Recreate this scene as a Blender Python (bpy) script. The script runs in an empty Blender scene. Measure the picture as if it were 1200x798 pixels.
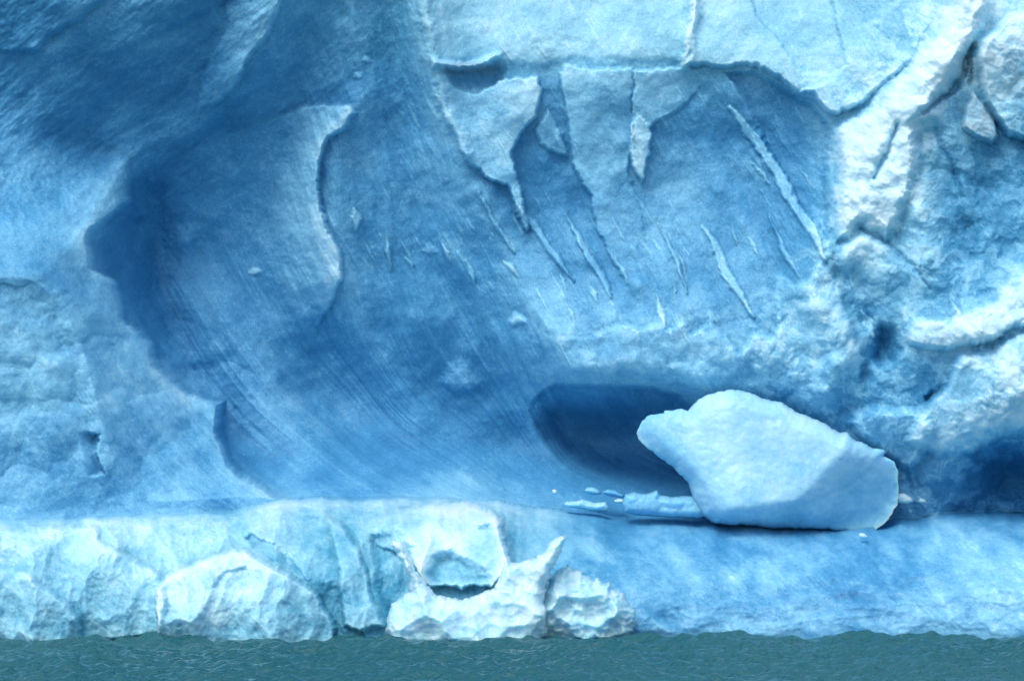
import bpy, math
import numpy as np
from math import radians

# ------------------------------------------------------------------ camera, sky, sun
sc = bpy.context.scene
col = sc.collection
DIST, EYE, FPX, HORIZON = 150.0, 7.0, 6000.0, 455.0      # metres, metres, focal length in photo pixels, row of the horizon
cam = bpy.data.cameras.new("camera")
cam.sensor_width = 36.0
cam.lens = 36.0 * FPX / 1200.0
cam.shift_y = (HORIZON - 399.0) / 1200.0
cam.clip_start, cam.clip_end = 1.0, 20000.0
cam_o = bpy.data.objects.new("camera", cam)
cam_o.location = (0, -DIST, EYE)
cam_o.rotation_euler = (radians(90), 0, 0)
col.objects.link(cam_o)
sc.camera = cam_o

SUN_EL, SUN_AZ = radians(54), radians(208)               # azimuth clockwise from +y (away from the camera)
world = bpy.data.worlds.new("World")
sc.world = world
world.use_nodes = True
wn = world.node_tree
sky = wn.nodes.new("ShaderNodeTexSky")
sky.sky_type = 'NISHITA'
sky.sun_disc = False
sky.sun_elevation = SUN_EL
sky.sun_rotation = SUN_AZ
sky.air_density, sky.dust_density, sky.ozone_density = 1.0, 2.0, 1.0
wn.links.new(sky.outputs[0], wn.nodes["Background"].inputs[0])
wn.nodes["Background"].inputs[1].default_value = 0.15
sl = bpy.data.lights.new("sun", 'SUN')
sl.energy = 1.5
sl.angle = radians(35)
sl.color = (1.0, 0.995, 0.985)
sun = bpy.data.objects.new("sun", sl)
sdir = (math.sin(SUN_AZ) * math.cos(SUN_EL), math.cos(SUN_AZ) * math.cos(SUN_EL), math.sin(SUN_EL))
from mathutils import Vector
sun.rotation_euler = Vector(sdir).to_track_quat('Z', 'Y').to_euler()
sun.location = (0, -60, 60)
col.objects.link(sun)
sc.view_settings.view_transform = 'Standard'
sc.view_settings.look = 'None'
sc.view_settings.exposure = 0.36
sc.view_settings.gamma = 1.0

# ------------------------------------------------------------------ noise and field helpers
F = np.float32
_rng = np.random.RandomState(7)
_PERM = _rng.permutation(4096).astype(np.int32)
_ANG = (_rng.rand(4096) * 2 * np.pi)
_GX, _GY = np.cos(_ANG).astype(F), np.sin(_ANG).astype(F)
_R1, _R2, _R3 = (_rng.rand(4096).astype(F) for _ in range(3))

def _hash(i, j, seed):
    return _PERM[(_PERM[(i + seed * 131) & 4095] + j + seed * 17) & 4095]

def perlin(x, y, seed=0):
    x = np.asarray(x, F); y = np.asarray(y, F)
    i = np.floor(x).astype(np.int32); j = np.floor(y).astype(np.int32)
    fx = x - i; fy = y - j
    u = fx * fx * fx * (fx * (fx * 6 - 15) + 10); v = fy * fy * fy * (fy * (fy * 6 - 15) + 10)
    def g(di, dj):
        h = _hash(i + di, j + dj, seed)
        return _GX[h] * (fx - di) + _GY[h] * (fy - dj)
    a = g(0, 0) * (1 - u) + g(1, 0) * u
    b = g(0, 1) * (1 - u) + g(1, 1) * u
    return (a * (1 - v) + b * v) * F(1.5)

def fbm(x, y, octaves=4, seed=0, gain=0.5):
    s = 0; a = 1.0; f = 1.0; tot = 0
    for k in range(octaves):
        s = s + a * perlin(x * f + 13.7 * k, y * f - 7.3 * k, seed + k)
        tot += a; a *= gain; f *= 2.03
    return s / tot

def ridged(x, y, octaves=4, seed=0, gain=0.5):
    s = 0; a = 1.0; f = 1.0; tot = 0
    for k in range(octaves):
        s = s + a * (1 - 2 * np.abs(perlin(x * f + 3.1 * k, y * f + 9.2 * k, seed + k)))
        tot += a; a *= gain; f *= 2.1
    return s / tot

def facets(x, y, seed=0, tilt=1.0, scoop=False, c=1.5):
    """Continuous lumpy relief: upper envelope of tilted domes (knobs of frost) or, with scoop, their lower one (melt hollows between sharp crests)."""
    x = np.asarray(x, F); y = np.asarray(y, F)
    i = np.floor(x).astype(np.int32); j = np.floor(y).astype(np.int32)
    best = np.full(np.shape(x), -9.0, F)
    for di in (-1, 0, 1):
        for dj in (-1, 0, 1):
            h = _hash(i + di, j + dj, seed)
            dx = x - (i + di + _R1[h]); dy = y - (j + dj + _R2[h])
            best = np.maximum(best, .8 * (_R3[h] - 0.5) + .6 * tilt * (dx * _GX[h] + dy * _GY[h]) - c * (dx * dx + dy * dy))
    return -best - .1 if scoop else best + .1

def sstep(a, b, x):
    t = np.clip((x - a) / (b - a), 0, 1)
    return t * t * (3 - 2 * t)

def sdf(poly, X, Y, closed=True):
    """Signed distance (negative inside) to a polygon, or distance to a polyline."""
    P = np.asarray(poly, F)
    d2 = np.full(X.shape, 1e12, F); ins = np.zeros(X.shape, bool)
    n = len(P)
    for k in range(n if closed else n - 1):
        ax, ay = P[k]; bx, by = P[(k + 1) % n]
        ex, ey = bx - ax, by - ay
        wx, wy = X - ax, Y - ay
        t = np.clip((wx * ex + wy * ey) / max(ex * ex + ey * ey, 1e-6), 0, 1)
        d2 = np.minimum(d2, (wx - ex * t) ** 2 + (wy - ey * t) ** 2)
        if closed:
            c = (ay > Y) != (by > Y)
            if ey != 0:
                ins ^= c & (X < ax + ex * (Y - ay) / ey)
    d = np.sqrt(d2)
    return np.where(ins, -d, d) if closed else d

def blur(a, r):
    """Three box blurs of radius r cells."""
    for ax in (0, 1):
        for _ in range(3):
            p = np.pad(a, [(r + 1, r) if k == ax else (0, 0) for k in (0, 1)], mode='edge')
            c = np.cumsum(p, axis=ax, dtype=np.float64)
            n = 2 * r + 1
            a = ((c[n:] - c[:-n]) if ax == 0 else (c[:, n:] - c[:, :-n])) / n
            a = a.astype(F)
    return a

def tps(pts, X, Y):
    """Smooth surface through scattered (x, y, value) points."""
    P = np.array(pts, float); n = len(P)
    x, y, v = P[:, 0] / 100, P[:, 1] / 100, P[:, 2]
    def phi(r2): return 0.5 * r2 * np.log(r2 + 1e-9)
    A = np.zeros((n + 3, n + 3))
    A[:n, :n] = phi((x[:, None] - x) ** 2 + (y[:, None] - y) ** 2) + 0.02 * np.eye(n)
    A[:n, n:] = np.c_[np.ones(n), x, y]; A[n:, :n] = A[:n, n:].T
    w = np.linalg.solve(A, np.r_[v, 0, 0, 0])
    out = np.full(X.shape, w[n], np.float64) + w[n + 1] * X / 100 + w[n + 2] * Y / 100
    for k in range(n):
        r2 = (X / 100 - x[k]) ** 2 + (Y / 100 - y[k]) ** 2
        out += w[k] * phi(r2)
    return out.astype(F)

def tps_coarse(pts, xs, ys, step=10):
    cx = np.arange(xs[0], xs[-1] + step, step); cy = np.arange(ys[0], ys[-1] + step, step)
    CX, CY = np.meshgrid(cx, cy)
    g = tps(pts, CX, CY)
    fx = (xs - xs[0]) / step; fy = (ys - ys[0]) / step
    i = np.clip(fx.astype(int), 0, len(cx) - 2); j = np.clip(fy.astype(int), 0, len(cy) - 2)
    u = (fx - i)[None, :].astype(F); v = (fy - j)[:, None].astype(F)
    g00 = g[np.ix_(j, i)]; g01 = g[np.ix_(j, i + 1)]; g10 = g[np.ix_(j + 1, i)]; g11 = g[np.ix_(j + 1, i + 1)]
    out = (g00 * (1 - u) + g01 * u) * (1 - v) + (g10 * (1 - u) + g11 * u) * v
    return blur(out.astype(F), 4)

def place(px, py, d, dwarp=None):
    """Point on the sight line through photo pixel (px, py) at depth d (metres behind y = 0)."""
    k = (DIST + (d if dwarp is None else dwarp)) / FPX
    return (px - 600.0) * k, d, EYE + (HORIZON - py) * k

# ------------------------------------------------------------------ materials
def ice_material(name, sss=0.0, grain=1.0, rough=0.5):
    m = bpy.data.materials.new(name); m.use_nodes = True
    nt = m.node_tree; N = nt.nodes; L = nt.links
    b = N["Principled BSDF"]
    def new(t, **kw):
        n = N.new(t)
        for k, v in kw.items(): setattr(n, k, v)
        return n
    geo = new("ShaderNodeNewGeometry")
    def noise(scale, detail, rgh=0.6, stretch=None):
        n = new("ShaderNodeTexNoise"); n.inputs["Scale"].default_value = scale
        n.inputs["Detail"].default_value = detail; n.inputs["Roughness"].default_value = rgh
        if stretch:
            mp = new("ShaderNodeMapping"); mp.inputs["Rotation"].default_value = stretch[0]; mp.inputs["Scale"].default_value = stretch[1]
            L.new(geo.outputs["Position"], mp.inputs["Vector"]); L.new(mp.outputs[0], n.inputs["Vector"])
        else:
            L.new(geo.outputs["Position"], n.inputs["Vector"])
        return n.outputs["Fac"]
    def math_(op, a, c, clamp=False):
        n = new("ShaderNodeMath", operation=op, use_clamp=clamp)
        for k, v in enumerate((a, c)):
            if isinstance(v, (int, float)): n.inputs[k].default_value = v
            else: L.new(v, n.inputs[k])
        return n.outputs[0]
    def attr(a):
        n = new("ShaderNodeAttribute"); n.attribute_name = a; return n.outputs["Fac"]
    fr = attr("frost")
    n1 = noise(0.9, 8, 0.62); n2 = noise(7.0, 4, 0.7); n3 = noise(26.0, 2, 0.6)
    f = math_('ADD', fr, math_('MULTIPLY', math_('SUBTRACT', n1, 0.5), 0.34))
    f = math_('ADD', f, math_('MULTIPLY', math_('SUBTRACT', n2, 0.5), 0.30 * grain))
    n4 = noise(11.0, 5, 0.75)
    sp = math_('MULTIPLY', math_('SUBTRACT', n4, 0.56), 6.0, True)
    f = math_('ADD', f, math_('MULTIPLY', sp, 0.20 * grain))
    f = math_('ADD', f, math_('MULTIPLY', math_('SUBTRACT', n3, 0.5), 0.40 * grain), True)
    def ramp(stops):
        r = new("ShaderNodeValToRGB"); e = r.color_ramp.elements
        e[0].position, e[0].color = stops[0][0], (*stops[0][1], 1)
        e[1].position, e[1].color = stops[-1][0], (*stops[-1][1], 1)
        for p, c in stops[1:-1]:
            x = e.new(p); x.color = (*c, 1)
        L.new(f, r.inputs[0]); return r.outputs[0]
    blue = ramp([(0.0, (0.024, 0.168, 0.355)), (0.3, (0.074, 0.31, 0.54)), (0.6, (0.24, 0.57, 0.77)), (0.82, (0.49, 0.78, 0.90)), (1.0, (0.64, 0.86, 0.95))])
    teal = ramp([(0.0, (0.03, 0.21, 0.34)), (0.3, (0.11, 0.40, 0.56)), (0.6, (0.33, 0.65, 0.77)), (0.82, (0.55, 0.82, 0.89)), (1.0, (0.72, 0.89, 0.94))])
    mx = new("ShaderNodeMix", data_type='RGBA'); L.new(attr("teal"), mx.inputs[0]); L.new(blue, mx.inputs[6]); L.new(teal, mx.inputs[7])
    mg = new("ShaderNodeMix", data_type='RGBA')
    L.new(math_('MULTIPLY', attr("dirt"), math_('ADD', n2, 0.45), True), mg.inputs[0]); L.new(mx.outputs[2], mg.inputs[6]); mg.inputs[7].default_value = (0.28, 0.36, 0.42, 1)
    L.new(mg.outputs[2], b.inputs["Base Color"])
    b.inputs["Roughness"].default_value = rough
    b.inputs["IOR"].default_value = 1.31
    b.inputs["Specular IOR Level"].default_value = 0.4
    if sss:
        b.inputs["Subsurface Weight"].default_value = sss
        b.inputs["Subsurface Radius"].default_value = (0.2, 0.6, 1.0)
        b.inputs["Subsurface Scale"].default_value = 0.5
    bp = new("ShaderNodeBump"); bp.inputs["Strength"].default_value = 0.32 * grain; bp.inputs["Distance"].default_value = 0.05
    L.new(math_('ADD', math_('MULTIPLY', n2, 1.0), math_('MULTIPLY', n3, 0.5)), bp.inputs["Height"])
    L.new(bp.outputs[0], b.inputs["Normal"])
    return m

M_WALL = ice_material("glacier_ice", 0.25, 1.0)
M_FOOT = ice_material("wet_ice", 0.45, 0.9, 0.3)
M_BLOCK = ice_material("clear_ice", 0.7, 0.45, 0.25)

def water_material():
    m = bpy.data.materials.new("sea_water"); m.use_nodes = True
    nt = m.node_tree; N = nt.nodes; L = nt.links; b = N["Principled BSDF"]
    b.inputs["Base Color"].default_value = (0.018, 0.112, 0.13, 1)
    b.inputs["Roughness"].default_value = 0.12
    b.inputs["IOR"].default_value = 1.333
    g = N.new("ShaderNodeNewGeometry")
    n = N.new("ShaderNodeTexNoise"); n.inputs["Scale"].default_value = 6.5; n.inputs["Detail"].default_value = 5
    L.new(g.outputs["Position"], n.inputs["Vector"])
    bp = N.new("ShaderNodeBump"); bp.inputs["Strength"].default_value = 1.0; bp.inputs["Distance"].default_value = 0.12
    L.new(n.outputs["Fac"], bp.inputs["Height"]); L.new(bp.outputs[0], b.inputs["Normal"])
    return m
M_WATER = water_material()

# ------------------------------------------------------------------ mesh helpers
def mesh_object(name, co, quads, material, parent=None, attrs=None, normals=None, tris=None):
    me = bpy.data.meshes.new(name)
    nq = len(quads); nt = 0 if tris is None else len(tris)
    me.vertices.add(len(co)); me.vertices.foreach_set("co", np.ascontiguousarray(co, F).ravel())
    me.loops.add(nq * 4 + nt * 3); me.polygons.add(nq + nt)
    lv = np.asarray(quads, np.int32).ravel(); st = np.arange(nq, dtype=np.int32) * 4
    if nt:
        lv = np.r_[lv, np.asarray(tris, np.int32).ravel()]; st = np.r_[st, nq * 4 + np.arange(nt, dtype=np.int32) * 3]
    me.loops.foreach_set("vertex_index", lv.astype(np.int32)); me.polygons.foreach_set("loop_start", st.astype(np.int32))
    me.update(calc_edges=True); me.validate()
    me.polygons.foreach_set("use_smooth", np.ones(len(me.polygons), bool))
    for k, v in (attrs or {}).items():
        a = me.attributes.new(k, 'FLOAT', 'POINT'); a.data.foreach_set("value", np.ascontiguousarray(v, F).ravel())
    if normals is not None:
        me.normals_split_custom_set_from_vertices(normals.tolist())
    me.materials.append(material)
    o = bpy.data.objects.new(name, me); col.objects.link(o)
    if parent: o.parent = parent
    return o

def tag(o, label, cat=None, group=None, kind=None):
    if label: o["label"] = label
    if cat: o["category"] = cat
    if group: o["group"] = group
    if kind: o["kind"] = kind
    return o

# ------------------------------------------------------------------ the iceberg: one sculpted surface, cut into its parts
xs = np.r_[np.arange(-190, -12, 6), np.arange(-12, 1212, 1.25), np.arange(1214, 1400, 6)].astype(F)
ys = np.r_[np.arange(-210, -10, 6), np.arange(-10, 775, 1.25)].astype(F)
X, Y = np.meshgrid(xs, ys)
# sight-line coordinates with a craggy wobble so that every outline breaks irregularly
WX = X + 6 * fbm(X / 36, Y / 36, 4, 11, .55) + 2.3 * fbm(X / 9, Y / 9, 3, 14, .6)
WY = Y + 6 * fbm(X / 36, Y / 36, 4, 21, .55) + 2.3 * fbm(X / 9, Y / 9, 3, 24, .6)

base_pts = []
for px_, prof in {
    -180: [(-200, 0), (0, -1), (200, 0), (400, -1.5), (600, -2.5)],
    -60: [(-100, -.5), (60, 0), (200, .5), (300, 0), (400, -1.2), (500, -2), (600, -2.5)],
    60: [(-200, -1), (-60, -1), (40, 0), (130, 1.5), (220, 1.5), (300, .6), (400, -.8), (500, -1.6), (600, -2.2)],
    140: [(-80, -.6), (60, 1.2), (150, 2.6), (220, 3), (300, 3), (400, 2), (500, 1), (600, 0)],
    220: [(-200, -1), (0, .2), (100, 2), (200, 4.2), (300, 5.6), (400, 4.6), (500, 3), (560, 1.5), (600, .5)],
    310: [(-80, 0), (40, 1.2), (120, 2.4), (200, 3.6), (300, 4.2), (400, 4.6), (500, 4.2), (550, 2.8), (590, .8)],
    400: [(-200, 1.5), (0, 2), (100, 3), (200, 3.6), (300, 4), (400, 5), (470, 5.4), (540, 3.8), (580, 1.2)],
    500: [(-80, 2), (50, 2.2), (200, 3), (300, 3.5), (400, 4.4), (480, 5.3), (540, 4.0), (580, 1.4)],
    600: [(-200, 5), (-40, 3.2), (80, 2.5), (200, 2.9), (300, 3), (380, 3.0), (450, 4.0), (520, 5.2), (560, 4.0), (590, 2.0)],
    700: [(-60, 3.6), (80, 2.2), (200, 2.8), (300, 2.4), (380, 1.6), (430, 1.3), (465, 2.2), (520, 4.6), (560, 3.8), (595, 2.4)],
    850: [(-200, 6), (-40, 3.2), (80, 2.2), (200, 2.8), (300, 2.2), (380, 1.3), (440, 1.3), (480, 2.6), (530, 4.2), (570, 3.6), (600, 2.2)],
    970: [(-80, 3.2), (40, 2.2), (120, 1.9), (200, 1.9), (300, 1.2), (400, .9), (480, 1.6), (540, 2.8), (600, 2.6)],
    1100: [(-200, 4), (-40, 1.4), (60, .8), (200, .4), (300, .2), (400, 0), (500, .6), (560, 1.8), (600, 2)],
    1200: [(-60, .8), (60, .2), (200, .2), (300, -.1), (400, -.8), (480, -.5), (540, 1.2), (600, 1.8)],
    1330: [(-200, 3), (0, 0), (200, -.2), (400, -1.2), (600, 0)],
}.items():
    base_pts += [(px_, a, b) for a, b in prof]
D = tps_coarse(base_pts, xs, ys)

# --- relief pieces that stand out from (or are cut into) the face
label = np.zeros(X.shape, np.int8)
PART_NAMES = ["ice_wall"]
frost_add = np.zeros(X.shape, F)

def win(poly, pad):
    P = np.array(poly)
    i0, i1 = np.searchsorted(xs, [P[:, 0].min() - pad, P[:, 0].max() + pad]); j0, j1 = np.searchsorted(ys, [P[:, 1].min() - pad, P[:, 1].max() + pad])
    return slice(j0, j1), slice(i0, i1)

def plate(poly, lift, edge, fade=None, part=None, fr=0.0, wob=1.0, spine=None):
    """Raise (lift > 0, towards the viewer) or sink the polygon; the step is `edge` pixels wide; `fade` = (A, B) eases it from full at A to none at B."""
    w = win(poly, edge + 20)
    x, y = X[w] + wob * (WX[w] - X[w]), Y[w] + wob * (WY[w] - Y[w])
    s = sdf(poly, x, y)
    k = sstep(0, edge, -s)
    if fade:
        (ax, ay), (bx, by) = fade
        t = ((x - ax) * (bx - ax) + (y - ay) * (by - ay)) / ((bx - ax) ** 2 + (by - ay) ** 2)
        k = k * (1 - sstep(0, 1, t))
    if spine:                                              # strongest along a line, dying away from it
        k = k * (1 - sstep(0, spine[1], sdf(spine[0], x, y, closed=False)))
    D[w] -= (lift * (1.0 if part in ('buttress', 'ice_mound') else .5 if part in ('ice_rib', 'ice_knob', 'dirty_ice', 'grey_block', 'ice_bulge', 'ice_brow') else .7 if part == 'ledge_block' else .38) * k).astype(F)
    frost_add[w] += (fr * k).astype(F)
    if part:
        if part not in PART_NAMES or part == "ice_blade": PART_NAMES.append(part)
        label[w] = np.where(s < 0.5, len(PART_NAMES) - 1 - PART_NAMES[::-1].index(part), label[w])
    return k

def crest(line, width, lift, fr=0.0, side=0.0):
    """A ridge (lift > 0) or groove along a polyline; side != 0 makes one flank steep."""
    w = win(line, width * 2.5 + 20)
    q_ = 1.0 if width < 12 else .35
    s = sdf(line, X[w] + q_ * (WX[w] - X[w]), Y[w] + q_ * (WY[w] - Y[w]), closed=False)
    lift = lift if width < 12 else lift * .62
    k_break = .55 + .9 * np.clip(.5 + fbm(X[w] / 46, Y[w] / 46, 3, 151), 0, 1) if line[0][0] > 930 or line[-1][0] > 960 else 1.0
    k = np.exp(-(s / width) ** 2) * k_break
    D[w] -= (lift * k).astype(F)
    frost_add[w] += (fr * k).astype(F)

# left buttress in front of the dark trough
BUTT = [(-220, 120), (40, 130), (110, 160), (152, 185), (157, 235), (132, 258), (110, 278), (113, 312), (142, 330), (149, 372), (184, 403), (187, 430), (222, 458), (263, 468), (259, 508), (274, 540), (300, 562), (345, 590), (345, 640), (-220, 640)]
plate(BUTT, 2.3, 8, part="buttress", fade=((110, 300), (125, 165)))
plate([(110, 278), (140, 255), (158, 235), (175, 260), (165, 300), (140, 330), (116, 314)], -.7, 14)
plate([(160, 205), (215, 200), (235, 260), (220, 330), (170, 345), (150, 320), (135, 290)], -.9, 55)
plate([(60, 505), (85, 490), (118, 505), (128, 560), (100, 575), (70, 560)], -.9, 12, part="buttress")
plate([(-30, 380), (30, 390), (70, 430), (78, 470), (55, 520), (60, 560), (20, 600), (-60, 600)], .8, 6, fade=((70, 470), (-40, 470)), part="buttress", fr=.04)
# upper-left fins: strata running down to the left
plate([(345, -60), (330, 12), (320, 36), (288, 78), (286, 95), (262, 118), (226, 140), (236, 95), (262, 30), (270, -60)], 1.1, 5, fade=((310, 70), (225, 40)), part="ice_fin", fr=.14)
plate([(130, -60), (124, 0), (95, 22), (60, 45), (40, 66), (-40, 60), (-80, -60)], .9, 7, fade=((95, 30), (10, -20)), part="ice_fin")
plate([(300, -30), (258, 12), (222, 28), (150, 60), (80, 90), (60, 60), (140, 10), (200, -60)], .5, 8, fade=((200, 45), (120, 0)))
# great rounded ribs and troughs that sweep down to the shelf
crest([(494, -60), (502, 40), (518, 120), (550, 210), (600, 300), (650, 390)], 24, .7, .05)
crest([(455, -60), (462, 60), (474, 180), (512, 310), (560, 400), (590, 450)], 26, -.7, -.04)
crest([(418, 120), (392, 190), (392, 300), (425, 400), (490, 490)], 26, .8, .05)
crest([(360, 60), (330, 190), (300, 300), (330, 400), (410, 510)], 30, -.5, -.03)
crest([(168, 230), (180, 340), (215, 430), (270, 510), (340, 575)], 26, -.9, -.05)
crest([(215, 290), (260, 390), (330, 480), (430, 560)], 24, .5, .05)
crest([(330, 0), (300, 70), (220, 150), (165, 190)], 26, .5, .03)
crest([(230, -40), (140, 60), (40, 150), (-60, 200)], 26, .5, .03)
crest([(300, -40), (210, 70), (120, 140), (60, 170)], 24, -.22, -.02)
crest([(-20, 260), (60, 230), (110, 180)], 20, -.4, -.03)
crest([(640, 80), (660, 190), (700, 290), (740, 360)], 14, -.3, -.04)
crest([(800, 90), (860, 200), (900, 300), (940, 380)], 22, -.35, -.03)
crest([(820, 130), (850, 210), (890, 300)], 14, .3, .03)
crest([(1170, -60), (1122, 60), (1064, 130), (1012, 205), (985, 285)], 34, .9, .08)
crest([(1092, 150), (1072, 230), (1092, 320), (1140, 380)], 26, .8, .07)
crest([(1215, 140), (1135, 240), (1130, 335)], 36, -.4, -.05)
crest([(1000, 330), (1030, 400), (1000, 470)], 22, -.6, -.04)
crest([(1260, 330), (1165, 378), (1080, 396)], 28, .4, .06)
crest([(1260, 400), (1180, 460), (1110, 540)], 32, .8, .09)
crest([(940, 330), (985, 400), (960, 470)], 20, .5, .05)
crest([(140, 195), (98, 285), (128, 345), (136, 385), (172, 420), (212, 470), (248, 482), (252, 520), (282, 562)], 15, .3, .11)
crest([(665, 426), (740, 428), (830, 440)], 16, .45, .09)
# hanging horn
plate([(421, 130), (408, 150), (386, 166), (377, 200), (378, 235), (385, 262), (400, 292), (403, 325), (392, 352), (360, 420), (250, 380), (230, 260), (290, 150), (360, 120), (412, 124)], 1.7, 5, spine=([(424, 124), (386, 166), (377, 205), (385, 262), (400, 292), (402, 315)], 95), part="ice_horn", fr=.24)
# vertical seam between the blue column and the pale band
crest([(494, -60), (500, 20), (508, 70), (520, 120), (545, 180)], 8, .25, .06)
plate([(500, -220), (505, 40), (516, 80), (640, 84), (652, 78), (742, 79), (800, 77), (812, 40), (822, -220)], .3, 14, fade=((650, 78), (640, -30)), part="upper_band", fr=.16)
plate([(518, 78), (582, 70), (600, 84), (584, 104), (530, 108)], -.6, 14, fr=-.12)
crest([(510, 76), (545, 80), (583, 68)], 4, .5, .05)
# broken brow to the right of the white seam
plate([(812, -220), (806, 60), (800, 78), (846, 82), (884, 79), (912, 94), (930, 112), (948, 112), (962, 130), (978, 136), (1010, 126), (1030, 110), (1080, 60), (1120, -60), (1120, -220)], .8, 7, fade=((900, 100), (930, -60)), part="ice_brow", fr=.18)
plate([(868, -60), (880, 20), (905, 42), (935, 88), (975, 92), (995, 75), (985, 30), (960, -60)], -.45, 5)
plate([(930, 108), (980, 92), (1010, 126), (978, 136)], .5, 4, part="ice_brow")
crest([(820, -20), (812, 20), (802, 74)], 5, .5, .35)
# hanging shard
plate([(508, 90), (524, 86), (534, 102), (560, 106), (585, 94), (612, 90), (630, 86), (636, 106), (628, 140), (612, 158), (602, 180), (606, 200), (616, 235), (621, 270), (614, 274), (604, 245), (594, 217), (575, 213), (548, 195), (530, 160), (515, 125)], 1.3, 4, fade=((610, 150), (480, 130)), part="ice_shard", fr=.24)
plate([(626, 150), (640, 128), (660, 150), (668, 188), (650, 183), (634, 168)], .5, 5, part="ice_slab", fr=.12)
# leaning slab and narrow flake
plate([(654, 84), (662, 76), (742, 79), (744, 140), (738, 200), (752, 240), (760, 335), (744, 352), (720, 312), (700, 270), (690, 235), (670, 190), (660, 130)], 1.1, 4, fade=((660, 160), (800, 200)), part="ice_slab", fr=.14)
plate([(739, 84), (800, 76), (840, 82), (800, 130), (762, 150), (764, 180), (752, 219), (738, 195), (735, 160), (741, 130)], .8, 4, fade=((738, 150), (830, 170)), part="ice_slab", fr=.18)
plate([(738, 145), (748, 130), (762, 145), (764, 180), (752, 219), (740, 196), (735, 165)], .35, 4, part="ice_flake", fr=.16)
# blue hollow under the brow
plate([(846, 84), (884, 80), (912, 96), (945, 118), (962, 132), (976, 152), (971, 195), (974, 250), (972, 285), (940, 250), (900, 180), (870, 120)], -1.0, 8)
# diagonal blades on the blue slope
def blade(pts, wid, h, fr, part="ice_blade"):
    P = np.array(pts, float); n = len(P)
    t = np.linspace(0, 1, n); w_ = wid * np.sin(np.pi * np.clip(t * .86 + .07, 0, 1)) ** .7
    d = np.gradient(P, axis=0); d /= np.linalg.norm(d, axis=1)[:, None]
    nrm = np.c_[-d[:, 1], d[:, 0]]
    L_ = P + nrm * w_[:, None] * .5; R_ = P - nrm * w_[:, None] * .5
    plate(np.r_[L_, R_[::-1]].tolist(), h, 3.5, part=part, fr=fr, wob=.8)
blade([(853, 125), (875, 150), (898, 183), (918, 215), (935, 245), (952, 275), (968, 308)], 19, .45, .28)
blade([(600, 232), (622, 262), (650, 300), (672, 330)], 12, .5, .12)
blade([(662, 250), (684, 290), (704, 322), (716, 352)], 14, .5, .12)
blade([(560, 226), (580, 262), (604, 300)], 10, .5, .12)
blade([(770, 262), (790, 300), (806, 345)], 11, .5, .14)
blade([(900, 250), (918, 290), (940, 330)], 10, .5, .16)
blade([(824, 262), (838, 290), (850, 320), (868, 345), (884, 372)], 15, .4, .26)
for (a, b, wd) in [((545, 302), (556, 335), 9), ((588, 306), (608, 326), 9), ((655, 318), (662, 342), 7), ((690, 336), (701, 358), 11), ((662, 352), (672, 380), 7), ((518, 284), (528, 308), 9),
                   ((452, 276), (457, 316), 8), ((414, 242), (418, 272), 14), ((768, 344), (778, 388), 12), ((790, 290), (806, 326), 7), ((788, 330), (792, 350), 5), ((876, 275), (888, 300), 8),
                   ((878, 192), (906, 222), 8), ((938, 200), (950, 218), 6), ((1008, 362), (1024, 398), 15), ((855, 268), (866, 292), 5), ((720, 300), (735, 335), 9), ((474, 300), (486, 320), 8)]:
    m = ((a[0] + b[0]) / 2 + 1.5, (a[1] + b[1]) / 2 - 1)
    blade([a, m, b], wd, .25, .26)
# frosted teeth along the lip above the cave
TEETH = [(560, 380), (590, 372), (604, 362), (622, 372), (640, 392), (690, 392), (735, 372), (752, 382), (768, 378), (772, 350), (782, 384), (800, 370), (812, 388), (830, 372), (846, 384), (862, 398), (866, 410), (880, 385), (905, 392), (906, 322), (920, 318), (930, 330), (948, 322), (960, 300), (985, 330), (1000, 380), (1015, 420), (1010, 470), (960, 500), (900, 470), (820, 452), (640, 446), (590, 430)]
plate(TEETH, .5, 8, fade=((800, 380), (780, 450)), part="frosted_lip", fr=.16)
# right-hand rib, its knuckle, the dirty lump and the grey block
RIB = [(1118, -220), (1110, 10), (1095, 40), (1068, 62), (1056, 80), (1030, 100), (1018, 122), (982, 138), (972, 152), (974, 190), (971, 230), (976, 290), (1000, 282), (1012, 268), (1040, 288), (1062, 262), (1082, 205), (1080, 150), (1100, 128), (1128, 90), (1140, 60), (1165, 20), (1190, -220)]
plate(RIB, 1.5, 20, part="ice_rib", fr=.30)
crest([(1080, 130), (1112, 112), (1130, 85), (1140, 55)], 4, -.5)
crest([(1052, 145), (1040, 180), (1024, 205)], 4, -.3)
plate([(976, 300), (988, 280), (1012, 266), (1045, 285), (1078, 318), (1100, 340), (1085, 380), (1060, 372), (1040, 384), (1005, 372), (985, 340)], .8, 14, part="ice_knob", fr=.14, fade=((990, 280), (1060, 390)))
plate([(1142, 66), (1150, 44), (1180, 18), (1260, -20), (1300, 200), (1215, 172), (1178, 160), (1150, 120)], 1.5, 9, part="dirty_ice", fr=.24, wob=.6)
plate([(1128, 128), (1141, 108), (1152, 118), (1168, 140), (1172, 160), (1162, 172), (1142, 164), (1126, 150)], 1.2, 5, part="grey_block", fr=.2, wob=.6)
plate([(1132, 96), (1140, 72), (1144, 92), (1140, 108)], -.5, 4)
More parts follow.
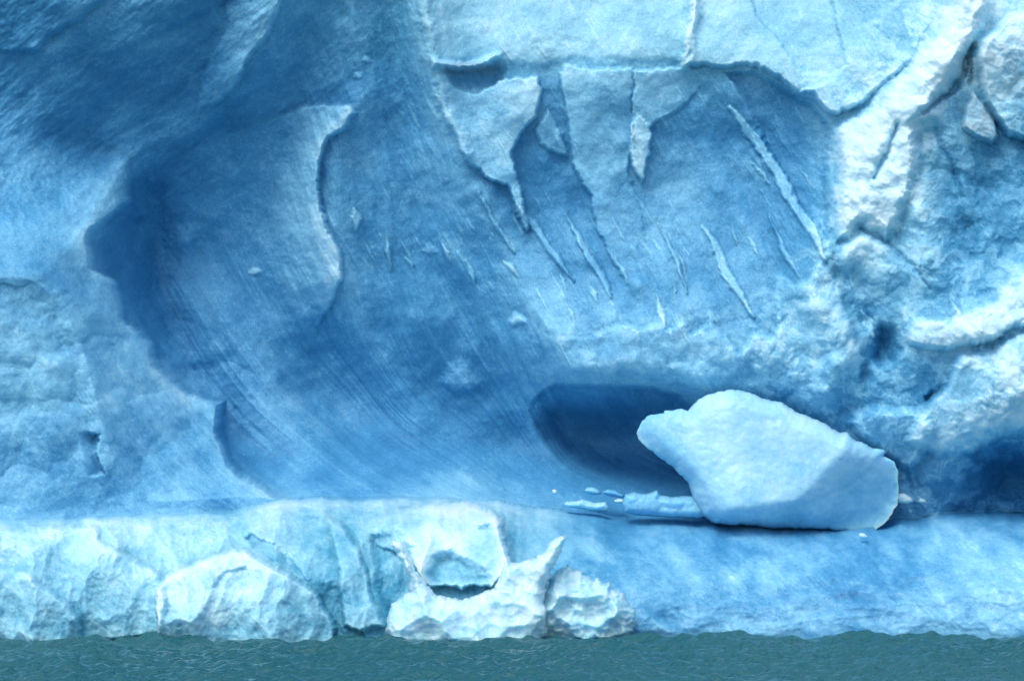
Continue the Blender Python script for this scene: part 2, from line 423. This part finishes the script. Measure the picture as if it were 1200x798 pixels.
# right-hand frosted bulges and holes
plate([(1060, 386), (1072, 372), (1110, 372), (1112, 345), (1130, 362), (1165, 350), (1180, 320), (1260, 312), (1260, 376), (1190, 388), (1150, 405), (1120, 412), (1080, 412), (1058, 402)], 1.3, 9, part="ice_bulge", fr=.2)
plate([(1120, 415), (1160, 402), (1200, 385), (1280, 370), (1280, 560), (1210, 515), (1180, 512), (1145, 535), (1100, 540), (1060, 520), (1075, 480), (1105, 440)], 1.4, 14, part="ice_bulge", fr=.16)
plate([(1000, 480), (1020, 470), (1050, 478), (1075, 476), (1100, 500), (1085, 540), (1070, 560), (1035, 540), (1000, 510), (985, 495)], 1.1, 14, part="ice_bulge", fr=.06)
plate([(1030, 372), (1056, 380), (1062, 410), (1050, 432), (1030, 436), (1018, 420), (1022, 395)], -1.2, 14, fr=-.16)
plate([(1080, 462), (1108, 440), (1108, 460), (1086, 476)], -1.0, 8)
plate([(1142, 548), (1152, 525), (1180, 514), (1240, 512), (1300, 520), (1300, 605), (1200, 604), (1150, 588)], -2.2, 40, part="ice_hollow", fr=-.15)
# small knobs
for (cx, cy, r, h, fr) in [(298, 318, 9, .25, .4), (606, 374, 13, .4, .34), (540, 442, 30, .5, .16), (430, 70, 9, .25, .15), (418, 90, 7, .2, .15), (505, 292, 10, .2, .1)]:
    a = np.linspace(0, 2 * np.pi, 12)[:-1]
    plate(np.c_[cx + r * np.cos(a) * (1 + .2 * np.sin(3 * a)), cy + r * .8 * np.sin(a)].tolist(), h, r * .6, fr=fr)

# the cave
CAVE = [(616, 492), (622, 470), (636, 455), (652, 447), (690, 449), (730, 450), (768, 452), (796, 462), (816, 478), (860, 500), (900, 540), (900, 596), (800, 592), (745, 582), (700, 572), (655, 548), (630, 525), (618, 506)]
w = win(CAVE, 60)
s = sdf(CAVE, X[w] + .3 * (WX[w] - X[w]), Y[w] + .3 * (WY[w] - Y[w]))
k = sstep(0, 7, -s) * .40 * sstep(4, 75, sdf([(560, 470), (612, 500), (630, 525), (655, 548), (700, 572), (745, 584), (900, 600)], X[w], Y[w], closed=False)) + .60 * sstep(0, 42, -s)
D[w] += (2.0 * k * (1 - .6 * sstep(572, 600, Y[w]))).astype(F)
PART_NAMES.append("cave"); label[w] = np.where(s < 0.5, PART_NAMES.index("cave"), label[w])
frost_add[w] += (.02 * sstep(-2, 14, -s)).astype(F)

# --- the foot: rounded ledge at the waterline
bx = [-220, 0, 110, 150, 262, 300, 350, 450, 560, 650, 730, 830, 960, 1040, 1100, 1150, 1210, 1400]
by = [612, 613, 606, 605, 600, 591, 583, 583, 585, 597, 604, 608, 613, 612, 604, 599, 600, 602]
ZB = np.interp(WX * .5 + X * .5, bx, by).astype(F) + 5 * fbm(X / 40, X * 0 + 3.3, 4, 5)
sx = [-220, 0, 300, 420, 600, 700, 850, 1100, 1400]
front = np.interp(X, sx, [-5.6, -5.8, -5.5, -5.0, -4.8, -4.3, -4.0, -4.2, -4.6]).astype(F)
top_d = np.interp(X, sx, [-2.6, -2.6, -1.0, .8, 1.4, 2.0, 2.2, 2.0, 1.8]).astype(F)
S = np.clip((Y - ZB) / (748 - ZB), 0, 1)
bulge = np.interp(X, sx, [.35, .35, .4, .45, .55, .62, .62, .6, .55])
ledge_d = top_d + (front - top_d) * (1 - (1 - S) ** 2) ** bulge.astype(F)
on_foot = Y > ZB
D = np.where(on_foot, ledge_d, np.maximum(D, top_d - .09 * np.clip(ZB - Y, 0, 400) * sstep(330, 560, X)))
label[on_foot] = len(PART_NAMES); PART_NAMES.append("ice_ledge")
FOOT = sstep(-1, 4, Y - ZB)

# blocks and scoops broken out of the foot
plate([(-60, 622), (60, 615), (116, 616), (117, 634), (150, 648), (185, 670), (200, 700), (190, 748), (-60, 760)], .5, 6, part="ledge_block", fade=((116, 640), (-60, 700)), fr=.08)
plate([(-60, 660), (12, 662), (28, 666), (60, 690), (92, 722), (100, 760), (-60, 760)], .8, 6, part="ledge_block", fr=.02)
plate([(190, 676), (230, 655), (275, 640), (290, 642), (330, 668), (370, 690), (398, 735), (396, 760), (185, 760), (180, 700)], 1.0, 6, part="ledge_block", fr=.08)
plate([(245, 690), (262, 668), (290, 662), (293, 690), (280, 695)], -.35, 4)
plate([(280, 628), (300, 620), (330, 640), (350, 665), (372, 688), (340, 672), (310, 655), (292, 640)], -.5, 7, fr=-.12)
plate([(384, 605), (404, 612), (420, 640), (432, 670), (440, 700), (452, 735), (420, 745), (402, 738), (395, 690), (390, 650)], .55, 7, part="ledge_block", fr=.05)
plate([(430, 622), (470, 615), (490, 640), (478, 700), (450, 740), (440, 700)], -.9, 12, fr=-.14)
# back mound with its peak, and the dish below it
plate([(420, 612), (450, 600), (500, 589), (540, 586), (575, 594), (590, 606), (592, 640), (603, 662), (580, 690), (500, 690), (470, 650), (440, 640)], 1.1, 6, part="ice_mound", fade=((560, 640), (420, 610)), fr=.16)
DISH = [(492, 668), (505, 648), (530, 640), (552, 648), (574, 660), (582, 676), (578, 688), (560, 696), (512, 696), (496, 688)]
plate(DISH, -.6, 18, part="ice_mound", fr=-.26)
crest([(560, 612), (578, 606), (588, 630), (592, 655), (585, 690)], 6, .5, .12)

# --- grain of the ice, by region
def zone(cx, cy, rx, ry, soft=.5):
    r = np.sqrt(((X - cx) / rx) ** 2 + ((Y - cy) / ry) ** 2)
    return 1 - sstep(1 - soft, 1 + soft, r)
def rotated(angle, lu, lv):
    c, s_ = math.cos(radians(angle)), math.sin(radians(angle))
    return (X * c + Y * s_) / lu, (-X * s_ + Y * c) / lv
right = sstep(900, 1010, X + .35 * (Y - 200)) * (1 - FOOT)
centre = np.clip(zone(740, 250, 300, 230), 0, 1) * (1 - right) * (1 - FOOT)
ul = zone(170, 80, 260, 150) * (1 - FOOT)
trough = zone(370, 460, 290, 170) * (1 - FOOT)
cav = sstep(0, 10, -sdf(CAVE, X, Y)) * (1 - FOOT)
smooth = np.clip(cav + trough * .6, 0, 1)
lowl = zone(110, 470, 210, 130) * (1 - FOOT)
footl = FOOT * (1 - sstep(560, 700, X)); footr = FOOT * sstep(560, 700, X)

D -= .35 * fbm(X / 110, Y / 110, 4, 31) * (1 - FOOT * .6) * (1 - .7 * cav)
u, v = rotated(60, 210, 44); st = ridged(u, v, 4, 41); patchy = sstep(-.25, .4, fbm(X / 70, Y / 70, 3, 43)); D -= (.18 * st * centre * (1 - smooth) * patchy).astype(F)
flow = []
for val, pts in enumerate([[(140, 350), (190, 440), (260, 530), (330, 585)], [(185, 320), (230, 400), (310, 500), (420, 580)], [(240, 300), (290, 390), (380, 490), (500, 580)], [(320, 330), (370, 420), (450, 510), (580, 588)],
                           [(400, 330), (440, 420), (510, 500), (650, 592)], [(470, 330), (500, 410), (570, 490), (700, 598)], [(560, 380), (600, 450), (660, 550), (780, 600)], [(640, 440), (680, 490), (740, 550), (860, 600)]]):
    flow += [(a, b, val) for a, b in pts]
PSI = tps_coarse(flow, xs, ys)
s40 = fbm(PSI * 2.4, (X - Y) / 260, 5, 45, .62); D -= (.11 * s40 * np.clip(trough * 1.3 + cav * .8, 0, 1)).astype(F)
u, v = rotated(142, 150, 60); s140 = fbm(u, v, 5, 49, .6); D -= (.30 * s140 * ul).astype(F)
u, v = rotated(75, 120, 22); D -= (.10 * ridged(u, v, 3, 55) * zone(440, 170, 120, 220)).astype(F)
VX = X + 16 * fbm(X / 50, Y / 50, 4, 131); VY = Y + 16 * fbm(X / 50, Y / 50, 4, 135)
rr = facets(VX / 60, VY / 55, 61, 1.4) * .7 + facets(VX / 28, VY / 24, 62, 1.2) * .16 + facets(WX / 10, WY / 9, 63) * .03
D -= (.42 * rr * right * (.35 + .65 * sstep(-.2, .35, fbm(X / 90, Y / 90, 3, 65)))).astype(F)
D -= (.36 * rr * lowl + .22 * rr * zone(800, 400, 190, 50)).astype(F)
rough_f = facets(VX / 50, VY / 90, 71, 1.4, True) * .75 + facets(VX / 19, VY / 40, 72, 1.3, True) * .20 + fbm(X / 9, Y / 12, 4, 73, .65) * .10
D -= (.6 * rough_f * footl).astype(F)
u, v = rotated(42, 60, 18); D -= (.14 * fbm(u, v, 4, 81) * footr * patchy + .16 * fbm(X / 60, Y / 22, 4, 83) * footr).astype(F)
gr = fbm(X / 7.5, Y / 7.5, 3, 91, .7)
D -= (.025 * gr * (1 - .6 * smooth) + .006 * gr * right).astype(F)

low_ = sstep(732, 747, Y); D = (D + (np.minimum(D, front) - D) * low_).astype(F)     # no overhang at the waterline

# --- frost (0 clear blue ice .. 1 white bubbly ice) with the shade of folds and hollows painted in, turquoise tint and dirt
FR = tps_coarse([
    (200, 250, .20), (175, 330, .18), (210, 320, .18), (250, 440, .34), (320, 470, .36), (420, 430, .24), (440, 480, .30), (400, 220, .36), (350, 200, .34), (520, 130, .44), (540, 180, .40), (510, 250, .36), (650, 240, .26), (620, 220, .22), (600, 420, .40), (650, 420, .38),  # left trough pockets and folds: their shading is put into the ice tone
    (1000, 40, .52), (1140, 20, .82), (1100, 60, .78), (1060, 120, .72), (1010, 180, .72), (1000, 250, .68), (1060, 220, .70), (1190, 350, .66), (1100, 390, .60), (1190, 490, .66), (1150, 480, .5),
    (-150, 0, .25), (0, 0, .24), (60, 15, .30), (50, 90, .20), (150, 50, .27), (250, 20, .28), (140, 120, .22), (60, 170, .32), (240, 150, .22), (180, 210, .20), (190, 290, .15), (60, 260, .40), (130, 230, .38), (30, 330, .42),
    (100, 380, .44), (40, 460, .50), (150, 450, .50), (220, 510, .48), (40, 560, .36), (160, 560, .38), (260, 590, .30), (280, 200, .30), (260, 300, .26), (330, 300, .40), (230, 380, .26), (330, 420, .32), (280, 500, .30), (400, 500, .30), (380, 560, .26),
    (360, 60, .30), (440, 60, .32), (440, 180, .30), (470, 260, .33), (430, 350, .27), (490, 400, .26), (580, 420, .34), (520, 500, .22), (580, 540, .22), (480, 560, .24), (600, 260, .30), (560, 320, .30), (640, 330, .34), (700, 330, .36),
    (560, 30, .48), (650, 40, .46), (740, 40, .46), (600, -20, .62), (760, -20, .62), (860, 40, .46), (940, 30, .44), (1040, 30, .42), (950, -30, .52), (690, 180, .40), (780, 160, .34), (800, 260, .34), (860, 200, .32), (920, 180, .22), (940, 260, .28),
    (760, 330, .38), (880, 330, .36), (760, 400, .46), (860, 420, .46), (940, 420, .46), (720, 442, .40), (960, 360, .50), (1050, 80, .6), (1020, 200, .52), (1120, 220, .36), (1160, 260, .34), (1150, 160, .36), (1180, 60, .6), (1040, 320, .5), (1130, 320, .36),
    (1040, 420, .36), (1180, 440, .56), (1100, 540, .48), (1180, 560, .0), (1120, 590, .2), (700, 520, .12), (780, 560, .14), (1030, 500, .42), (1000, 600, .25),  # cave and right-edge hole get a darker tone, painted shade over the real recess
    (0, 640, .72), (100, 640, .68), (60, 700, .58), (20, 730, .56), (150, 720, .54), (220, 630, .84), (300, 610, .76), (300, 700, .72), (370, 650, .56), (420, 720, .48), (360, 600, .62), (480, 600, .72), (540, 600, .8), (540, 650, .75), (640, 620, .52), (660, 680, .46), (760, 640, .44),
    (740, 700, .45), (860, 650, .46), (880, 720, .5), (960, 640, .42), (1000, 690, .40), (1060, 720, .5), (1120, 620, .56), (1180, 640, .55), (1190, 700, .62), (1100, 670, .44), (1300, 660, .5), (1300, 300, .5), (-150, 400, .45), (-150, 650, .7),
], xs, ys)
curv = blur(D, 5) - D                                     # relief term: proud edges whiter, recesses bluer
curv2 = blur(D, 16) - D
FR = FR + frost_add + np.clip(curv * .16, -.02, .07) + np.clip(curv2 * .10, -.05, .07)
FR += (.20 * fbm(VX / 75, VY / 60, 5, 101, .6) + .05 * st * centre + .14 * s40 * np.clip(trough * 1.3 + cav * .7, 0, 1) + .14 * s140 * ul).astype(F)
FR += (.13 * fbm(VX / 60, VY / 60, 4, 105, .6) * right).astype(F)
kn = fbm(VX / 26, VY / 22, 5, 113, .62); FR += (.16 * (sstep(-.05, .12, kn) - .5) * np.clip(right + .4 * lowl + .7 * zone(800, 400, 190, 50), 0, 1)).astype(F); D -= (.035 * sstep(-.2, .2, kn) * right).astype(F)
FR += (.14 * np.clip(fbm(WX / 12, WY / 12, 3, 111), -.4, .6) * np.clip(right + .6 * lowl + .8 * zone(800, 400, 190, 50), 0, 1)).astype(F)
u, v = rotated(42, 60, 20); FR += ((.24 * fbm(u, v, 5, 81, .65) + .22 * fbm(VX / 34, VY / 16, 5, 87, .68)) * footr).astype(F)
u, v = rotated(62, 46, 8); sl_ = fbm(u + .5 * fbm(X / 30, Y / 30, 2, 141), v, 3, 143, .55); sl_ = sstep(.22, .42, sl_) * np.clip(centre + .5 * zone(520, 280, 150, 130), 0, 1) * sstep(-.2, .3, fbm(X / 80, Y / 80, 2, 145))
FR += (.15 * sl_).astype(F); D -= (.04 * sl_).astype(F)
FR = np.clip(FR, 0, 1).astype(F)
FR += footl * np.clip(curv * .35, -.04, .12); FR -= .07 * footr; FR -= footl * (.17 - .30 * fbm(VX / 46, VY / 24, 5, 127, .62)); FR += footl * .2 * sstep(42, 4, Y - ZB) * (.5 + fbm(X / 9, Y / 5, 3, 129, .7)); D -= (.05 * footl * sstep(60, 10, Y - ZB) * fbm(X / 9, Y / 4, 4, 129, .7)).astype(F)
for ln in ([(1012, 266), (1040, 284), (1062, 304), (1090, 338)], [(1140, 404), (1162, 402), (1180, 388), (1204, 370)], [(1130, 60), (1112, 112), (1082, 132), (1060, 146)], [(1052, 145), (1040, 180), (1024, 206)], [(1095, 150), (1120, 200), (1128, 230)], [(1084, 474), (1100, 462), (1112, 440)]):
    kk = np.exp(-(sdf(ln, WX, WY, closed=False) / 2.6) ** 2); D += .12 * kk; FR -= .10 * kk
TE = np.clip(.95 * footl + .3 * footr * (1 - sstep(600, 900, X)) + .75 * zone(760, 20, 330, 75) + .3 * right * zone(1080, 200, 160, 260), 0, 1).astype(F)
DI = np.clip(.22 * zone(1190, 60, 50, 80) * sstep(-.1, .3, fbm(VX / 24, VY / 30, 4, 121)) + .7 * sstep(2, -5, sdf([(1128, 128), (1141, 108), (1152, 118), (1168, 140), (1172, 160), (1162, 172), (1142, 164), (1126, 150)], WX, WY)) * (.6 + fbm(X / 10, Y / 12, 3, 125)) + 1.6 * zone(1136, 80, 5, 16) * (fbm(X / 5, Y / 5, 2, 123) > -.05) + .12 * zone(800, -6, 330, 12) + .55 * zone(548, 80, 34, 7), 0, 1).astype(F)

# --- points and parts
PX, PY, PZ = place(X, Y, D, blur(D, 6))
edge_back = np.zeros(X.shape, bool); edge_back[0, :] = True; edge_back[:, 0] = True; edge_back[:, -1] = True
PY = np.where(edge_back, 32.0, PY)                         # outer rim folds back: the berg is a body, not a sheet
co = np.stack([PX, PY, PZ], -1).astype(F)
du = np.gradient(co, axis=1); dv = np.gradient(co, axis=0)
nr = np.cross(dv, du); nr /= np.linalg.norm(nr, axis=-1, keepdims=True) + 1e-9
if nr[300, 500, 1] > 0: nr = -nr
ny, nx = X.shape
idx = np.arange(nx * ny, dtype=np.int32).reshape(ny, nx)
quads = np.stack([idx[:-1, :-1], idx[1:, :-1], idx[1:, 1:], idx[:-1, 1:]], -1).reshape(-1, 4)
flab = label[1:, 1:].ravel()
berg = bpy.data.objects.new("iceberg", None); col.objects.link(berg)
tag(berg, "blue iceberg face with a wave cut cave and a pale ledge at the waterline", "iceberg")
PART_LABEL = {
    "cave": "dark smooth hollow under the lip", "ice_rib": "white rough diagonal rib", "dirty_ice": "greyish white lump stained with grit", "grey_block": "small grey stained block",
    "ice_ledge": "pale rounded foot at the waterline", "ice_mound": "white mound with a scooped dish", "ice_hollow": "dark blue hollow at the right edge", "upper_band": "pale turquoise band of smooth ice",
    "ice_shard": "white ragged hanging shard", "buttress": "blue projecting shoulder on the left"}
cof, nrf = co.reshape(-1, 3), nr.reshape(-1, 3)
for li, nm in enumerate(PART_NAMES):
    q = quads[flab == li]
    if not len(q): continue
    used, inv = np.unique(q, return_inverse=True)
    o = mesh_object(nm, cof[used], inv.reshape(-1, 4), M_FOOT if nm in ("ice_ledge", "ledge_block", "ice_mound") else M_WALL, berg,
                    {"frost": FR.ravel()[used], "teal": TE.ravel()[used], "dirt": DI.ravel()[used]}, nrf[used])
    if nm in PART_LABEL: o["label"] = PART_LABEL[nm]
bx0, bz0 = co[0, :, :], co[:, 0, :]
rim = np.concatenate([co[::-1, 0], co[0, 1:], co[1:, -1]])   # closing back wall of the berg
n = len(rim); c = np.array([[0, 32.0, 8.0]])
mesh_object("back_wall", np.concatenate([rim, c]), np.zeros((0, 4), np.int32), M_WALL, berg, {"frost": np.full(n + 1, .4), "teal": np.zeros(n + 1), "dirt": np.zeros(n + 1)},
            None, np.stack([np.arange(n - 1), np.arange(1, n), np.full(n - 1, n)], -1))

# ------------------------------------------------------------------ loose blocks of ice
def block(name, outline, depth, thick, step, round_px, relief=None, frost=None, teal=0.0, back=None, wob=1.0, seed=0, material=None, parent=None):
    """A closed lump of ice: its outline seen from the front, a front side shaped by relief(x, y), a rounded back."""
    P = np.array(outline, float)
    gx = np.arange(P[:, 0].min() - 4 * step, P[:, 0].max() + 4 * step, step); gy = np.arange(P[:, 1].min() - 4 * step, P[:, 1].max() + 4 * step, step)
    x, y = np.meshgrid(gx.astype(F), gy.astype(F))
    wx = x + wob * (2.2 * fbm(x / 16, y / 16, 3, 201 + seed) + .9 * fbm(x / 4.5, y / 4.5, 2, 205 + seed))
    wy = y + wob * (2.2 * fbm(x / 16, y / 16, 3, 211 + seed) + .9 * fbm(x / 4.5, y / 4.5, 2, 215 + seed))
    s = sdf(P, wx, wy)
    ins = s < 0
    g = np.gradient(s, step)
    pad = np.pad(ins, 1)
    allin = np.ones_like(ins)
    for dj in (0, 1, 2):
        for di in (0, 1, 2):
            allin &= pad[dj:dj + ins.shape[0], di:di + ins.shape[1]]
    bd = ins & ~allin
    gm = np.maximum(g[0] ** 2 + g[1] ** 2, .3)
    x2 = np.where(bd, x - np.clip(s * g[1] / gm, -step, step), x); y2 = np.where(bd, y - np.clip(s * g[0] / gm, -step, step), y)
    t = np.clip(-s / round_px, 0, 1); t = np.where(bd, 0, t)
    pf = np.sqrt(1 - (1 - t) ** 2)
    fr_d = depth - pf * (thick + (relief(x, y) if relief is not None else 0))
    bk_d = depth + pf * (thick if back is None else back)
    ii = np.full(x.shape, -1, np.int64); ii[ins] = np.arange(ins.sum())
    inner = ins & ~bd
    jj = ii.copy(); jj[inner] = ins.sum() + np.arange(inner.sum())
    cell = ins[:-1, :-1] & ins[1:, :-1] & ins[1:, 1:] & ins[:-1, 1:]
    def qs(a): return np.stack([a[:-1, :-1], a[1:, :-1], a[1:, 1:], a[:-1, 1:]], -1)[cell]
    q = np.concatenate([qs(ii), qs(jj)[:, ::-1]])
    fx, fy, fz = place(x2, y2, fr_d, np.full_like(fr_d, depth)); kx, ky, kz = place(x2, y2, bk_d, np.full_like(bk_d, depth))
    pts = np.concatenate([np.stack([fx, fy, fz], -1)[ins], np.stack([kx, ky, kz], -1)[inner]])
    fr = (np.full(x.shape, .7, F) if frost is None else frost(x, y).astype(F) if callable(frost) else np.full(x.shape, frost, F))
    te = teal(x, y) if callable(teal) else np.full(x.shape, teal, F)
    A = {"frost": np.r_[fr[ins], fr[inner]], "teal": np.r_[te[ins], te[inner]], "dirt": np.zeros(len(pts))}
    # set the origin at the lump's foot
    c = pts.mean(0); c[2] = pts[:, 2].min()
    qd = [r for r in q if len(set(r)) == 4] if len(q) < 0 else q
    o = mesh_object(name, pts - c, qd, material or M_BLOCK, parent, A)
    o.location = c
    return o

BOULDER = [(745, 507), (752, 495), (760, 487), (777, 485), (779, 481), (800, 479), (806, 481), (820, 467), (840, 459), (858, 456), (877, 460), (900, 469), (915, 472), (940, 486), (962, 494), (985, 507), (992, 505), (1003, 517), (1022, 524), (1039, 528), (1036, 534), (1047, 540), (1052, 552), (1053, 572), (1052, 592), (1040, 610), (1024, 622), (960, 620), (900, 618), (840, 613), (822, 604), (812, 582), (806, 565), (790, 548), (770, 533), (752, 520)]
def boulder_relief(x, y):
    pl = [(0, -.005, 0.0), (.014, .009, .98), (.003, .018, 1.10), (-.018, .007, 1.60), (-.0055, -.006, .30), (.004, -.014, .55)]
    h = None
    for a, b, c in pl:
        z_ = c - 0 + a * -(x - 905) * 1.0 + b * -(y - 540)
        h = z_ if h is None else -np.logaddexp(-h * 26, -z_ * 26) / 26
    return 1.15 * h + .05 * facets(x / 60, y / 45, 301, 1.2) + .03 * fbm(x / 9, y / 9, 3, 303)
def boulder_frost_shade(x, y):
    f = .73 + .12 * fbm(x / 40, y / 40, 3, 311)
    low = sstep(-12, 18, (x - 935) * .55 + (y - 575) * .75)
    f = f - .10 * low - .08 * sstep(565, 615, y) - .08 * (1 - sstep(800, 822, x - (y - 540) * .1))  # lower right, bottom and left wing darker: shade painted into the ice tone
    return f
bo = block("ice_boulder", BOULDER, .3, 1.1, 1.5, 20, boulder_relief, boulder_frost_shade, 0.0, back=1.6, seed=1)
tag(bo, "big pale blue ice boulder resting on the ledge in front of the dark cave", "ice boulder")

def lump(x, y): return .10 * facets(x / 24, y / 16, 331, 1.4) + .02 * fbm(x / 5, y / 5, 2, 333)
CH = [
    ([(729, 590), (733, 579), (742, 576), (757, 579), (763, 577), (770, 574), (774, 580), (786, 582), (808, 580), (830, 584), (836, 600), (822, 607), (780, 606), (740, 603), (731, 600)], .6, .5, "low pale blue slab of ice wedged against the left side of the big boulder", .55),
    ([(660, 591), (664, 587), (676, 587), (682, 585), (696, 588), (710, 588), (714, 595), (712, 599), (690, 598), (664, 594)], .9, .35, "flat oblong ice chunk lying alone on the ledge left of the low slab", .7),
    ([(684, 576), (688, 571), (695, 570), (702, 573), (705, 579), (694, 580)], 1.8, .22, "rounded dome of pale ice at the cave mouth behind the oblong chunk", .6),
    ([(704, 576), (712, 573), (722, 574), (733, 580), (730, 584), (712, 581)], 1.7, .22, "dull bluish low ice heap between the rounded dome and the low slab", .42),
    ([(719, 586), (724, 584), (731, 585), (730, 590), (721, 589)], 1.2, .14, "small white crumb of ice just left of the low slab", .8),
    ([(647, 574), (651, 573), (654, 576), (653, 580), (648, 578)], 1.8, .1, "tiny white ice crumb left of the cave mouth, apart from the other pieces", .85),
    ([(1048, 585), (1052, 578), (1060, 578), (1067, 582), (1071, 588), (1062, 591), (1052, 590)], 1.4, .2, "bright white ice chunk touching the right side of the big boulder", .95),
    ([(1075, 588), (1078, 583), (1084, 584), (1088, 589), (1080, 590)], 1.5, .12, "small greyish white ice bit to the right of the bright white chunk", .75),
    ([(1006, 629), (1008, 624), (1013, 625), (1018, 629), (1011, 631)], -1.2, .1, "tiny white ice bit on the ledge slope below the big boulder", .85),
]
for k, (ol, dp, th, lb, fr) in enumerate(CH):
    o = block("ice_chunk", ol, dp, th, .8, 5 if th < .3 else 9, lump if th > .3 else None, fr, 0.0, seed=7 + k, wob=.5)
    tag(o, lb, "ice chunk", "loose ice chunks on the ledge")

# jagged spur in front of the dish, and the lump beside it
SPUR = [(454, 760), (453, 735), (453, 720), (458, 708), (470, 700), (480, 692), (479, 678), (472, 660), (462, 646), (458, 636), (464, 632), (474, 637), (480, 650), (488, 668), (500, 686), (512, 698), (540, 702), (560, 697), (572, 692), (580, 688), (584, 672), (592, 656), (602, 660), (612, 658), (628, 652), (640, 643), (650, 633), (661, 627), (663, 632), (656, 648), (648, 668), (640, 688), (638, 705), (642, 720), (640, 760)]
def zone_at(x, y, cx, cy, rx, ry): return np.exp(-((x - cx) / rx) ** 2 - ((y - cy) / ry) ** 2)
def spur_relief(x, y):
    return .30 * facets(x / 34, y / 30, 341, 1.5, True) + .08 * facets(x / 13, y / 11, 343, 1.2, True) + .02 * fbm(x / 3, y / 3, 2, 344) + .30 * sstep(650, 740, y) - .25 * np.exp(-((x - 560) / 40) ** 2 - ((y - 700) / 14) ** 2)
def spur_frost(x, y): return .90 - .16 * zone_at(x, y, 482, 712, 26, 16) + .22 * fbm(x / 14, y / 14, 4, 347, .65) + .1 * fbm(x / 25, y / 25, 3, 345) - .16 * sstep(725, 745, y) - .12 * np.exp(-((x - 540) / 50) ** 2 - ((y - 728) / 10) ** 2)
sp = block("ice_spur", SPUR, -5.3, .7, 1.25, 15, spur_relief, spur_frost, .6, back=1.0, seed=31, wob=1.7)
tag(sp, "white jagged ice spur with two horns standing at the waterline before the mound", "ice spur")
LUMP = [(624, 760), (626, 700), (640, 685), (652, 668), (664, 660), (672, 668), (684, 672), (696, 678), (700, 673), (707, 684), (714, 680), (720, 690), (732, 700), (743, 714), (747, 728), (740, 742), (735, 760)]
def lump_relief(x, y): return .34 * facets(x / 26, y / 20, 351, 1.5, True) + .12 * facets(x / 10, y / 8, 353, 1.2, True) + .04 * fbm(x / 4, y / 4, 2, 355)
def lump_frost(x, y): return .78 + .25 * fbm(x / 18, y / 14, 3, 357) - .1 * sstep(715, 742, y)
lp = block("ice_lump", LUMP, -4.7, .8, 1.25, 26, lump_relief, lump_frost, .7, back=.6, seed=37, wob=2.2)
tag(lp, "rough white ice lump at the waterline just right of the two horned spur", "ice lump")

# ------------------------------------------------------------------ the sea
def sea():
    gx = np.r_[[-6000, -2500, -900, -300, -120, -60, -30], np.arange(-20, 20.01, .07), [30, 60, 120, 300, 900, 2500, 6000]]
    gy = np.r_[[-6000, -2500, -900, -400, -220, -120, -70, -45], np.arange(-34, -3, .07), [-1, 3, 10, 40, 120, 400, 1500, 6000]]
    x, y = np.meshgrid(gx.astype(F), gy.astype(F))
    z = np.zeros_like(x)
    r = np.random.RandomState(3)
    for k in range(26):
        lam = .32 * 1.14 ** k
        if lam > 5: break
        a = r.normal(-80, 60); c_, s_ = math.cos(radians(a)), math.sin(radians(a))
        ph = (x * c_ + y * s_) / lam * 2 * np.pi + r.rand() * 6.28 + 1.6 * fbm(x / (lam * 3), y / (lam * 3), 2, 400 + k)
        z += .021 * lam ** .7 * (.45 * (1 - np.abs(np.sin(ph / 2)) * 2) + .6 * np.cos(ph))
    z += .05 * fbm(x / 1.1, y / .8, 3, 430)
    z *= sstep(22, 18, np.abs(x)) * sstep(-40, -33, y) * sstep(3, -3, y)
    p = np.stack([x, y, z - .03], -1).reshape(-1, 3)
    ny_, nx_ = x.shape; ix = np.arange(nx_ * ny_).reshape(ny_, nx_)
    q = np.stack([ix[:-1, :-1], ix[:-1, 1:], ix[1:, 1:], ix[1:, :-1]], -1).reshape(-1, 4)
    o = mesh_object("sea_water", p, q, M_WATER)
    tag(o, "rippled teal sea water along the foot of the ice", kind="structure")
sea()
